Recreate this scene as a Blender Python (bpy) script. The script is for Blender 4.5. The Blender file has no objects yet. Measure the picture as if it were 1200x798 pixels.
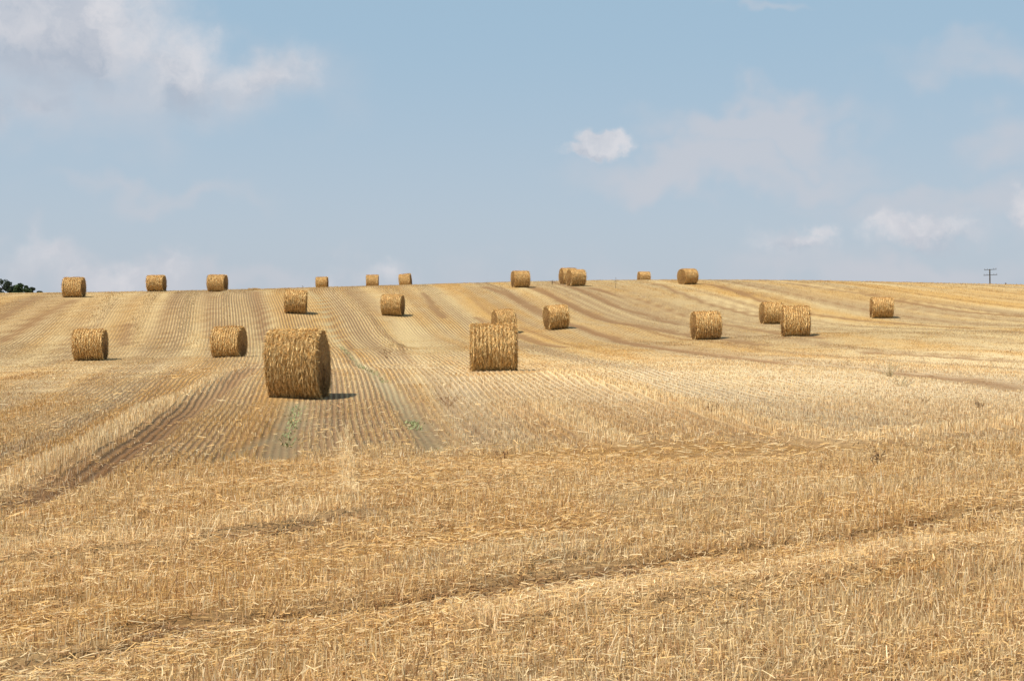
import bpy, math, random
import numpy as np
from mathutils import Vector, Matrix

# ------------------------------------------------------------------ camera, sky, sun, exposure
sc = bpy.context.scene
EYE = 1.7
F = 1742.0                     # focal length in photo pixels (photo 1200 x 798)
HORIZON = 375.0                # photo row of the true horizon
cam_d = bpy.data.cameras.new('camera')
cam = bpy.data.objects.new('camera', cam_d)
sc.collection.objects.link(cam)
cam_d.sensor_width = 36.0
cam_d.lens = F / 1200 * 36
cam_d.clip_end = 8000
cam_d.clip_start = 0.1
PITCH = math.atan((399 - HORIZON) / F)
cam.location = (0, 0, EYE)
cam.rotation_euler = (math.radians(90) - PITCH, 0, 0)
sc.camera = cam
sc.view_settings.view_transform = 'Standard'
sc.view_settings.look = 'None'
sc.view_settings.gamma = 1
sc.view_settings.exposure = 0.2
sc.cycles.max_bounces = 6
sc.cycles.diffuse_bounces = 3

SUN_EL, SUN_AZ = math.radians(61), math.atan2(-0.84, -0.54)   # towards the sun: left and behind the camera
SUN_VEC = Vector((math.sin(SUN_AZ) * math.cos(SUN_EL), math.cos(SUN_AZ) * math.cos(SUN_EL), math.sin(SUN_EL)))
sd = bpy.data.lights.new('sun', 'SUN')
sd.energy = 4.9
sd.angle = math.radians(0.53)
sd.color = (1.0, 0.95, 0.87)
sun = bpy.data.objects.new('sun', sd)
sc.collection.objects.link(sun)
sun.rotation_euler = SUN_VEC.to_track_quat('Z', 'Y').to_euler()

SKY_STRENGTH = 0.075
world = bpy.data.worlds.new('World')
sc.world = world
world.use_nodes = True
wn, wl = world.node_tree.nodes, world.node_tree.links
wn.clear()


class G:
    """tiny node-graph helper"""
    def __init__(s, nodes, links): s.n, s.l = nodes, links

    def put(s, sock, v):
        if v is None: return
        if isinstance(v, bpy.types.NodeSocket): s.l.new(v, sock)
        elif isinstance(v, (tuple, list)) and len(v) == 3 and sock.type == 'RGBA': sock.default_value = (*v, 1)
        else: sock.default_value = v

    def math(s, op, a, b=None, c=None, clamp=False):
        n = s.n.new('ShaderNodeMath'); n.operation = op; n.use_clamp = clamp
        for i, v in enumerate((a, b, c)): s.put(n.inputs[i], v)
        return n.outputs[0]

    def vec(s, op, a, b=None, scale=None):
        n = s.n.new('ShaderNodeVectorMath'); n.operation = op
        s.put(n.inputs[0], a); s.put(n.inputs[1], b)
        if scale is not None: s.put(n.inputs['Scale'], scale)
        return n.outputs['Value'] if op in ('LENGTH', 'DOT_PRODUCT') else n.outputs[0]

    def noise(s, v, scale, detail=4, rough=0.5, out='Fac', dist=0.0):
        n = s.n.new('ShaderNodeTexNoise'); s.put(n.inputs['Vector'], v)
        n.inputs['Scale'].default_value = scale; n.inputs['Detail'].default_value = detail
        n.inputs['Roughness'].default_value = rough; n.inputs['Distortion'].default_value = dist
        return n.outputs[out]

    def smooth(s, v, a, b, lo=0.0, hi=1.0):
        n = s.n.new('ShaderNodeMapRange'); n.interpolation_type = 'SMOOTHSTEP'
        s.put(n.inputs[0], v)
        for i, k in enumerate((a, b, lo, hi)): s.put(n.inputs[i + 1], k)
        return n.outputs[0]

    def mix(s, fac, a, b, mode='MIX'):
        n = s.n.new('ShaderNodeMix'); n.data_type = 'RGBA'; n.blend_type = mode
        s.put(n.inputs[0], fac); s.put(n.inputs[6], a); s.put(n.inputs[7], b)
        return n.outputs[2]

    def attr(s, name, out='Fac'):
        n = s.n.new('ShaderNodeAttribute'); n.attribute_name = name
        return n.outputs[out]


g = G(wn, wl)
sky = wn.new('ShaderNodeTexSky')
sky.sky_type = 'NISHITA'
sky.sun_disc = False
sky.sun_elevation = SUN_EL
sky.sun_rotation = SUN_AZ
sky.altitude = 200
sky.air_density = 1.0
sky.dust_density = 1.6
sky.ozone_density = 1.6
tc = wn.new('ShaderNodeTexCoord').outputs['Generated']
sp = wn.new('ShaderNodeSeparateXYZ'); wl.new(tc, sp.inputs[0])
az = g.math('ARCTAN2', sp.outputs[0], sp.outputs[1])
hyp = g.math('SQRT', g.math('ADD', g.math('MULTIPLY', sp.outputs[0], sp.outputs[0]), g.math('MULTIPLY', sp.outputs[1], sp.outputs[1])))
el = g.math('ARCTAN2', sp.outputs[2], hyp)
cb = wn.new('ShaderNodeCombineXYZ'); wl.new(az, cb.inputs[0]); wl.new(el, cb.inputs[1])
P = cb.outputs[0]
w1 = g.vec('SCALE', g.vec('SUBTRACT', g.noise(P, 22, 3, 0.5, 'Color'), (0.5, 0.5, 0.5)), scale=0.045)
w2 = g.vec('SCALE', g.vec('SUBTRACT', g.noise(P, 75, 5, 0.6, 'Color'), (0.5, 0.5, 0.5)), scale=0.018)
PW = g.vec('ADD', g.vec('ADD', P, w1), w2)
PV = g.vec('ADD', P, g.vec('SCALE', w1, scale=2.0))


def ellipses(items, coord):
    tot = None
    for (px, py, rx, ry, wgt) in items:
        c = (math.atan((px - 600) / F), (HORIZON - py) / F, 0)
        d = g.vec('LENGTH', g.vec('DIVIDE', g.vec('SUBTRACT', coord, c), (rx / F, ry / F, 1)))
        v = g.math('MULTIPLY', g.smooth(d, 1.0, 0.0), wgt)
        tot = v if tot is None else g.math('MAXIMUM', tot, v)
    return tot


cumulus = [(40, 20, 230, 120, 1.6), (90, 50, 170, 105, 1.5), (215, 85, 95, 95, 1.15), (305, 98, 105, 50, 0.9), (350, 85, 50, 55, 0.75),
           (706, 161, 46, 27, 2.4), (686, 172, 48, 14, 1.7), (932, 290, 70, 26, 1.1), (956, 276, 32, 24, 1.0),
           (1075, 270, 112, 30, 1.4), (1035, 264, 44, 26, 1.1), (1200, 249, 40, 26, 1.6), (45, 134, 65, 26, 0.75), (-5, 150, 35, 46, 0.8),
           (206, 303, 42, 38, 0.9), (55, 312, 80, 32, 0.75), (125, 326, 130, 30, 0.8), (455, 318, 66, 26, 0.8), (372, 322, 50, 22, 0.65),
           (1290, 300, 110, 40, 1.2), (-190, 120, 160, 70, 1.3), (1500, 120, 200, 60, 1.2), (-420, 230, 140, 50, 1.0)]
veil = [(880, 155, 190, 60, 1.1), (850, 200, 300, 60, 1.0), (1140, 95, 190, 50, 0.6), (1195, 180, 110, 60, 0.7), (190, 228, 220, 34, 0.6),
        (1050, 325, 340, 50, 0.8), (200, 330, 460, 50, 0.8), (1100, 240, 260, 50, 0.7), (900, 5, 80, 16, 0.5), (60, 90, 300, 160, 0.8), (600, 345, 900, 60, 0.45),
        (280, 100, 240, 90, 0.6)]
nf = g.noise(P, 42, 9, 0.68)
dc = g.math('MULTIPLY', ellipses(cumulus, PW), g.math('ADD', g.math('MULTIPLY', nf, 1.5), 0.25))
a_c = g.smooth(dc, 0.0, 1.25)
dv = g.math('MULTIPLY', ellipses(veil, PV), g.math('ADD', g.noise(g.vec('MULTIPLY', P, (1, 2.6, 1)), 14, 6, 0.55), 0.35))
a_v = g.math('MULTIPLY', g.smooth(dv, 0.04, 0.8), 0.68)
base = wn.new('ShaderNodeVectorMath'); base.operation = 'SCALE'
wl.new(sky.outputs[0], base.inputs[0]); base.inputs['Scale'].default_value = SKY_STRENGTH
# thin summer murk: the whole sky is slightly milky
murk = g.mix(g.smooth(el, 0.0, 0.22), (0.43, 0.49, 0.57), (0.315, 0.452, 0.57))
skyc = g.mix(0.8, base.outputs[0], murk)
skyc = g.mix(a_v, skyc, (0.48, 0.485, 0.525))
under = ellipses([(10, 105, 230, 80, 1.3), (30, 30, 90, 60, 0.6), (215, 125, 100, 50, 0.8), (310, 115, 90, 24, 0.5), (705, 176, 50, 9, 0.6), (1080, 290, 110, 20, 0.55), (940, 300, 60, 14, 0.5), (-200, 170, 200, 50, 1.0)], PW)
shade = g.math('ADD', g.smooth(g.noise(PW, 30, 6, 0.6), 0.38, 0.68, 0.0, 0.55), g.math('MULTIPLY', under, 0.8), clamp=True)
ccol = g.mix(shade, (0.60, 0.585, 0.605), (0.345, 0.385, 0.455))
a_c = g.math('MULTIPLY', a_c, 0.80)
final = g.mix(a_c, skyc, ccol)
bg = wn.new('ShaderNodeBackground')
wl.new(final, bg.inputs[0]); bg.inputs[1].default_value = 1.07
wo = wn.new('ShaderNodeOutputWorld'); wl.new(bg.outputs[0], wo.inputs[0])

rng = np.random.default_rng(11)
random.seed(5)
C = sc.collection


# ------------------------------------------------------------------ helpers
def tag(o, label=None, cat=None, group=None, kind=None):
    if label: o['label'] = label
    if cat: o['category'] = cat
    if group: o['group'] = group
    if kind: o['kind'] = kind
    return o


def mesh_np(name, verts, faces, k, mat, cols=None, attrs=None, smooth=False):
    """verts (n,3), faces (m,k) -> mesh datablock, fast path"""
    me = bpy.data.meshes.new(name)
    n, m = len(verts), len(faces)
    me.vertices.add(n); me.vertices.foreach_set('co', np.ascontiguousarray(verts, dtype=np.float32).ravel())
    me.loops.add(m * k); me.loops.foreach_set('vertex_index', np.ascontiguousarray(faces, dtype=np.int32).ravel())
    me.polygons.add(m)
    me.polygons.foreach_set('loop_start', np.arange(0, m * k, k, dtype=np.int32))
    me.polygons.foreach_set('use_smooth', np.full(m, smooth, dtype=bool))
    if cols is not None:
        a = me.attributes.new('tint', 'FLOAT_COLOR', 'POINT')
        c4 = np.ones((n, 4), dtype=np.float32); c4[:, :3] = cols
        a.data.foreach_set('color', c4.ravel())
    for kx, v in (attrs or {}).items():
        a = me.attributes.new(kx, 'FLOAT', 'POINT'); a.data.foreach_set('value', v.astype(np.float32).ravel())
    me.update(calc_edges=True)
    if mat: me.materials.append(mat)
    return me


def link(name, me, parent=None, loc=(0, 0, 0), rot=(0, 0, 0)):
    o = bpy.data.objects.new(name, me); C.objects.link(o)
    o.location = loc; o.rotation_euler = rot
    if parent: o.parent = parent
    return o


def tps(pts, vals, lam):
    """thin plate spline through scattered 2-D points"""
    pts = np.asarray(pts, float); vals = np.asarray(vals, float); n = len(pts)
    ctr, scl = pts.mean(0), pts.std(0).max()
    q = (pts - ctr) / scl

    def U(a, b):
        d2 = ((a[:, None, :] - b[None, :, :]) ** 2).sum(-1)
        return 0.5 * d2 * np.log(d2 + 1e-12)
    A = np.zeros((n + 3, n + 3)); A[:n, :n] = U(q, q) + lam * np.eye(n)
    A[:n, n] = 1; A[:n, n + 1:] = q; A[n, :n] = 1; A[n + 1:, :n] = q.T
    w = np.linalg.solve(A, np.r_[vals, 0, 0, 0])

    def f(x, y):
        p = (np.c_[np.ravel(x), np.ravel(y)] - ctr) / scl
        out = np.empty(len(p))
        for i in range(0, len(p), 20000):
            c = p[i:i + 20000]
            out[i:i + 20000] = U(c, q) @ w[:n] + w[n] + c @ w[n + 1:]
        return out.reshape(np.shape(x))
    return f


class Grid:
    """a smooth scalar field sampled on a regular grid, read back bilinearly"""
    def __init__(s, f, x0, x1, y0, y1, h):
        s.x0, s.y0, s.h = x0, y0, h
        xs, ys = np.arange(x0, x1 + h, h), np.arange(y0, y1 + h, h)
        X, Y = np.meshgrid(xs, ys)
        s.v = f(X, Y); s.ny, s.nx = s.v.shape

    def __call__(s, x, y):
        gx = np.clip((np.asarray(x, float) - s.x0) / s.h, 0, s.nx - 1.001)
        gy = np.clip((np.asarray(y, float) - s.y0) / s.h, 0, s.ny - 1.001)
        i, j = gx.astype(int), gy.astype(int); a, b = gx - i, gy - j
        v = s.v
        return (v[j, i] * (1 - a) + v[j, i + 1] * a) * (1 - b) + (v[j + 1, i] * (1 - a) + v[j + 1, i + 1] * a) * b


def vnoise(x, y, seed=0, octaves=3):
    """value noise, roughly 0..1"""
    tot, amp, s = 0.0, 1.0, 0.0
    for o in range(octaves):
        xi, yi = np.floor(x), np.floor(y)
        fx, fy = x - xi, y - yi
        fx, fy = fx * fx * (3 - 2 * fx), fy * fy * (3 - 2 * fy)

        def h(a, b):
            t = np.sin(a * 127.1 + b * 311.7 + seed * 74.7 + o * 19.19) * 43758.5453
            return t - np.floor(t)
        v = (h(xi, yi) * (1 - fx) + h(xi + 1, yi) * fx) * (1 - fy) + (h(xi, yi + 1) * (1 - fx) + h(xi + 1, yi + 1) * fx) * fy
        tot = tot + v * amp; s += amp; amp *= 0.5; x, y = x * 2.03 + 7.1, y * 2.03 + 3.3
    return tot / s


def sstep(v, a, b):
    t = np.clip((v - a) / (b - a), 0, 1)
    return t * t * (3 - 2 * t)


# ------------------------------------------------------------------ the lie of the land
# bales: photo x of the centre, photo row of the base, distance in metres, yaw, lean
BALES = [
    (87, 348.2, 104.5, 3, 0, 'round straw bale on the hill crest next to the dark trees'),
    (183.5, 341.6, 120, 0, 0, 'crest bale against the sky, middle of the three left ones'),
    (255, 341.9, 119, -3, 0, 'crest bale nearest the low straw heap, right of the three left ones'),
    (106, 422.9, 65, 5, 0, 'round straw bale at the slope foot below the trees, leftmost of the lower bales'),
    (268.5, 418.4, 65, -6, 0, 'round straw bale with a dark end, just left behind the largest bale'),
    (346, 366.5, 93, 5, 0, 'round straw bale high on the slope directly behind and above the largest bale'),
    (350.5, 465, 32.6, -5, -4, 'largest and shaggiest round straw bale, its dark end turned right'),
    (377.6, 338.5, 165, 0, 0, 'leftmost of the three tiny bales in a loose row on the crest'),
    (436.6, 337.0, 164, 4, 1, 'middle one of the three tiny bales in a loose row on the crest'),
    (475.8, 336.0, 166, -4, -5, 'tiny tilted bale, right of the three in a loose row on the crest'),
    (460.3, 369.5, 95.7, -7, -4, 'leaning round straw bale on the slope just below the tiny tilted crest bale'),
    (508, 343.0, 200, 10, -6, 'round straw bale almost hidden beyond the crest, only its top showing'),
    (610, 336.6, 121.5, 12, 0, 'round straw bale on the crest above the second largest bale'),
    (666, 333.0, 131, 15, 0, 'round straw bale on the crest half hidden behind another bale'),
    (675, 335.2, 125, 18, 0, 'round straw bale on the crest standing in front of its half hidden neighbour'),
    (754.4, 332.0, 175, 8, 0, 'tiny round bale sunk behind the crest, right of the overlapping crest pair'),
    (806, 333.2, 130, 23, 0, 'rightmost bale on the skyline, its pale round end turned left'),
    (591, 391.5, 87, 14, 0, 'round straw bale peeping out from behind the second largest bale'),
    (578.5, 434.3, 43, 2, 1, 'second largest round straw bale with upright grooves, right of the largest bale'),
    (652.5, 384.6, 87, 14, 1, 'bale with pale end turned left, on the slope right of the second largest bale'),
    (827.5, 397.3, 76.5, 5, 0, 'round straw bale on the right slope, left of the close pair'),
    (904.5, 379.5, 93, 4, 0, 'farther and upper bale of the close pair on the right slope'),
    (932.3, 393, 72.6, -5, 0, 'nearer and lower bale of the close pair on the right slope'),
    (1033, 372.3, 99, -6, 0, 'lone round straw bale far to the right on the slope below the utility pole'),
]


def px_world(px, row, d):
    return ((px - 600) / F * d, d, EYE + (HORIZON - row) / F * d)


ctl = [px_world(b[0], b[1], b[2]) for b in BALES]
for px, row, d in [(-250, 352, 112), (-100, 348, 113), (0, 345, 115), (120, 343, 122), (300, 339.5, 132), (400, 336.5, 148), (520, 333, 142),
                   (640, 330.2, 140), (720, 328.6, 145), (850, 328.3, 147), (950, 329, 147), (1050, 330.8, 143), (1130, 332.6, 140), (1200, 334, 137),
                   (1350, 338, 135), (1500, 342, 135)]:
    ctl.append(px_world(px, row, d))
ctl += [(x, y, z) for x in (-45, -20, 0, 20, 45) for y, z in ((-20, 0.1), (0, 0.0), (10, 0.0), (20, 0.0), (30, 0.02))]
ctl += [(-40, 60, 0.1), (-22, 50, -0.05), (-10, 50, 0.0), (10, 50, 0.30), (25, 55, 0.5), (40, 60, 0.9), (-5, 65, 0.25), (12, 66, 0.55)]
ctl += [(-60, 200, 5.6), (-30, 200, 5.6), (30, 200, 5.3), (60, 200, 3.8)] + [(-60, 165, 4.2), (-45, 150, 4.3), (60, 165, 4.6), (45, 165, 5.2), (-25, 180, 5.4)]
ctl = np.array(ctl)
hill_f = tps(np.c_[ctl[:, 0], ctl[:, 1] * 1.3], ctl[:, 2], 2e-4)
hillg = Grid(lambda x, y: hill_f(x, y * 1.3), -66, 66, -30, 205, 1.0)


def base_z(x, y):
    x, y = np.asarray(x, float), np.asarray(y, float)
    z = hillg(x, np.clip(y, -30, 205))
    far = 1.2 + 0.6 * np.sin(x * 0.004) + 0.5 * np.sin(y * 0.003)
    z = z + (far - z) * sstep(y, 178, 330)
    return z + (0.5 - z) * sstep(np.hypot(x, y * 0), 120, 700) * 0.6


def ray_ground(px, row):
    d = np.arange(4, 190, 0.1)
    x = (px - 600) / F * d
    zr = EYE + (HORIZON - row) / F * d
    zg = base_z(x, d)
    hit = np.nonzero(zr <= zg + 0.01)[0]
    i = hit[0] if len(hit) else int(np.argmin(zr - zg))
    return x[i], d[i]


# drilling rows traced as lines over the ground: each family of lines gives one smooth row coordinate
ROWS = [
    [(50, 347), (0, 374)],
    [(88, 351), (45, 374), (0, 400)],
    [(137, 345), (110, 380), (85, 405), (0, 440)],
    [(184, 344), (163, 375), (150, 405), (120, 424), (0, 466)],
    [(225, 343), (210, 375), (198, 405), (160, 435), (0, 520)],
    [(265, 342), (262, 375), (258, 402), (240, 432), (110, 528), (0, 600)],
    [(293, 341), (295, 375), (300, 400), (300, 424), (250, 480), (170, 560)],
    [(313, 340.5), (319, 380), (337, 430), (334, 470), (310, 512), (269, 545)],
    [(332, 340.5), (345, 395), (372, 440), (368, 475), (345, 530)],
    [(345, 340.5), (365, 395), (398, 440), (402, 475), (398, 535)],
    [(360, 340.5), (378, 356), (386, 380), (406, 410), (438, 436), (460, 462), (480, 484), (508, 525)],
    [(390, 341), (420, 365), (443, 390), (470, 410), (506, 440), (535, 480), (575, 525)],
    [(455, 339), (478, 362), (498, 385), (535, 415), (600, 465), (727, 525)],
    [(500, 345), (515, 370), (550, 392), (620, 420), (750, 462), (993, 523)],
    [(525, 345), (552, 370), (607, 392), (660, 407), (750, 425), (950, 460), (1200, 500)],
    [(567, 336), (605, 350), (640, 368), (690, 387), (750, 405), (907, 424), (1017, 434), (1200, 458)],
    [(622, 337), (675, 360), (712, 375), (797, 391), (900, 405), (1200, 430)],
    [(690, 337), (750, 352), (797, 369), (870, 384), (960, 396), (1200, 410)],
    [(767, 332), (826, 355), (888, 371), (980, 384), (1200, 399)],
    [(833, 333), (888, 351), (950, 368), (1017, 376), (1200, 389)],
    [(880, 331), (980, 352), (1060, 366), (1200, 380)],
    [(925, 331), (1017, 345), (1072, 356), (1127, 365), (1200, 371)],
    [(1050, 333), (1120, 345), (1200, 352)],
]


def densify(line, step=12):
    out = []
    for (x0, y0), (x1, y1) in zip(line[:-1], line[1:]):
        n = max(1, int(math.hypot(x1 - x0, y1 - y0) / step))
        out += [(x0 + (x1 - x0) * t / n, y0 + (y1 - y0) * t / n) for t in range(n)]
    return out + [line[-1]]


sp_, sv_ = [], []
for ln in ROWS:
    w = [ray_ground(*p) for p in densify(ln, 25)]
    s0 = w[0][0] if len(w) else 0
    # value: where the row crosses the 118 m line
    s0 = (ln[0][0] - 600) / F * 122
    for p in w:
        sp_.append(p); sv_.append(s0)


def stiff(pts, vals, deg=6, ridge=3e-5):
    pts = np.asarray(pts); vals = np.asarray(vals)

    def feats(x, y):
        yc = np.clip(y, 8, 175)
        b = (np.log(yc + 18) - 4.2) / 0.8
        a = np.clip(x / (yc + 18), -0.42, 0.42) / 0.3
        return [a ** i * b ** j for i in range(deg + 1) for j in range(deg + 1 - i)]
    A = np.stack(feats(pts[:, 0], pts[:, 1]), 1)
    w = np.linalg.solve(A.T @ A + ridge * len(A) * np.eye(A.shape[1]), A.T @ vals)

    def f(x, y):
        yc = np.clip(y, 8, 175)
        lim = 0.42 * (yc + 18)
        extra = x - np.clip(x, -lim, lim)
        return sum(c * q for c, q in zip(w, feats(x, y))) + extra * 0.9
    f.rms = np.sqrt(np.mean((A @ w - vals) ** 2))
    return f


sp_, sv_ = np.array(sp_), np.array(sv_)
line_id, base_v = np.unique(sv_, return_inverse=True)[1], sv_.copy()
for _ in range(6):      # let each traced line settle on its own row
    srow_f = stiff(sp_, sv_)
    pr = srow_f(sp_[:, 0], sp_[:, 1])
    mean = np.array([pr[line_id == k].mean() for k in range(line_id.max() + 1)])
    sv_ = 0.15 * base_v + 0.85 * mean[line_id]
srow_f = stiff(sp_, sv_)
srow = srow_f
HEAD = [(-6.0, 13.5), (0, 16), (7, 17.5)]
ROWSB = [
    [(0, 790), (200, 745), (550, 700), (900, 640), (1180, 600)],
    [(0, 690), (300, 660), (600, 625), (900, 590), (1200, 560)],
    [(560, 790), (800, 730), (1000, 690), (1200, 650)],
    [(0, 630), (300, 590), (600, 562), (900, 548), (1200, 530)],
]
tp_, tv_ = [], []
for ln, v in zip(ROWSB, (0.0, 2.2, -1.6, 4.6)):
    for p in densify(ln, 60):
        tp_.append(ray_ground(*p)); tv_.append(v)
trow = Grid(tps(np.array(tp_), tv_, 1e-3), -30, 30, -5, 40, 0.5)


class Strokes:
    """distance (m) to a set of ground polylines with their own half widths"""
    def __init__(s, lines):
        s.segs = []
        for px, w in lines:
            pts = [ray_ground(*p) for p in densify(px, 30)]
            s.segs += [(*a, *b, w) for a, b in zip(pts[:-1], pts[1:])]

    def __call__(s, x, y):
        best = np.zeros(np.shape(x))
        wob = (vnoise(x * 0.9, y * 0.9, 3, 2) - 0.5) * 0.35
        for x0, y0, x1, y1, w in s.segs:
            pad = 3 * w + 0.5
            m = (x > min(x0, x1) - pad) & (x < max(x0, x1) + pad) & (y > min(y0, y1) - pad) & (y < max(y0, y1) + pad)
            if not m.any(): continue
            xx, yy = x[m], y[m]
            dx, dy = x1 - x0, y1 - y0
            t = np.clip(((xx - x0) * dx + (yy - y0) * dy) / (dx * dx + dy * dy + 1e-9), 0, 1)
            d = np.hypot(xx - x0 - t * dx, yy - y0 - t * dy) + wob[m] * min(1, w * 2)
            best[m] = np.maximum(best[m], 1 - sstep(d, w * 0.45, w * 1.3))
        return best


pale_s = Strokes([
    ([(0, 592), (60, 560), (130, 515), (200, 474), (250, 448), (290, 430)], 0.36),
    ([(640, 478), (690, 505), (727, 525)], 0.35), ([(800, 474), (867, 496), (993, 522)], 0.5), ([(650, 437), (733, 455), (800, 474)], 0.5),
    ([(184, 344), (163, 375), (150, 405)], 0.55), ([(137, 345), (110, 380)], 0.55), ([(229, 344), (214, 385), (232, 405)], 0.5),
    ([(265, 342), (264, 375)], 0.35), ([(390, 341), (420, 365), (443, 390), (470, 410)], 0.5), ([(455, 339), (478, 362)], 0.6),
    ([(0, 660), (215, 640), (420, 605)], 0.28), ([(560, 735), (800, 700), (1000, 672), (1200, 640)], 0.25),
    ([(1000, 520), (1200, 500)], 0.5), ([(404, 515), (406, 560), (410, 590)], 0.10)])
dark_s = Strokes([
    ([(15, 602), (95, 560), (150, 527), (205, 490), (260, 455), (305, 424)], 0.30),
    ([(160, 745), (330, 728), (550, 700), (900, 642), (1190, 600)], 0.20),
    ([(0, 790), (120, 770), (240, 742)], 0.12), ([(200, 640), (330, 628), (470, 600)], 0.12), ([(620, 668), (760, 640), (860, 622)], 0.12), ([(1000, 700), (1200, 668)], 0.10),
    ([(30, 720), (110, 705)], 0.14),
    ([(560, 372), (607, 392), (660, 407)], 0.45), ([(640, 368), (690, 387), (750, 405), (907, 424), (1017, 432), (1200, 455)], 0.45),
    ([(567, 336), (605, 350), (640, 368)], 0.5), ([(622, 337), (675, 360), (712, 375), (797, 391), (900, 405)], 0.5),
    ([(690, 337), (750, 352), (797, 369), (870, 384), (960, 396)], 0.55), ([(672, 337), (725, 360), (797, 380)], 0.4),
    ([(767, 332), (826, 355), (888, 371)], 0.4), ([(833, 333), (888, 351), (950, 368), (1017, 376), (1200, 389)], 0.5),
    ([(925, 331), (1017, 345), (1072, 356), (1127, 365), (1200, 371)], 0.55), ([(495, 343), (508, 360), (520, 372)], 0.35),
    ([(88, 351), (45, 374), (0, 400)], 0.4), ([(50, 347), (0, 374)], 0.4), ([(300, 341), (306, 375), (312, 400)], 0.35), ([(150, 380), (146, 405)], 0.4),
    ([(1080, 438), (1200, 456)], 0.7), ([(1010, 412), (1200, 424)], 0.5)])
bare_s = Strokes([
    ([(362, 341), (378, 356), (386, 380), (406, 410), (438, 436), (460, 462), (480, 484), (508, 526)], 0.23),
    ([(349, 468), (340, 500), (322, 540)], 0.26), ([(250, 545), (330, 500)], 0.10)])
gold_s = Strokes([
    ([(40, 745), (250, 700), (480, 640), (640, 610)], 0.5), ([(420, 560), (560, 590), (640, 600)], 0.7), ([(760, 560), (900, 548), (1200, 560)], 0.6),
    ([(0, 610), (160, 600)], 0.3), ([(1060, 345), (1200, 350)], 9.0), ([(170, 640), (300, 560), (330, 535)], 0.35), ([(420, 760), (700, 690)], 0.3),
    ([(545, 440), (620, 436)], 0.6)])


def zone(x, y):
    """0 = long drilled rows, 1 = the cross-cut headland near the camera"""
    yb = np.interp(x, [-9, -4, -1.5, 0, 6, 12], [11.5, 15.5, 19.5, 20.2, 20.5, 18.0]) + (vnoise(x * 0.8, y * 0.8, 9, 2) - 0.5) * 2.0
    return 1 - sstep(y, yb - 1.5, yb + 2.2)


PALE = np.array([0.665, 0.515, 0.290]); GOLD = np.array([0.61, 0.378, 0.136]); BROWN = np.array([0.29, 0.150, 0.062])
MAUVE = np.array([0.37, 0.235, 0.125]); GREY = np.array([0.80, 0.67, 0.455]); SOIL = np.array([0.40, 0.345, 0.215]); GREEN = np.array([0.14, 0.17, 0.05])


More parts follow.
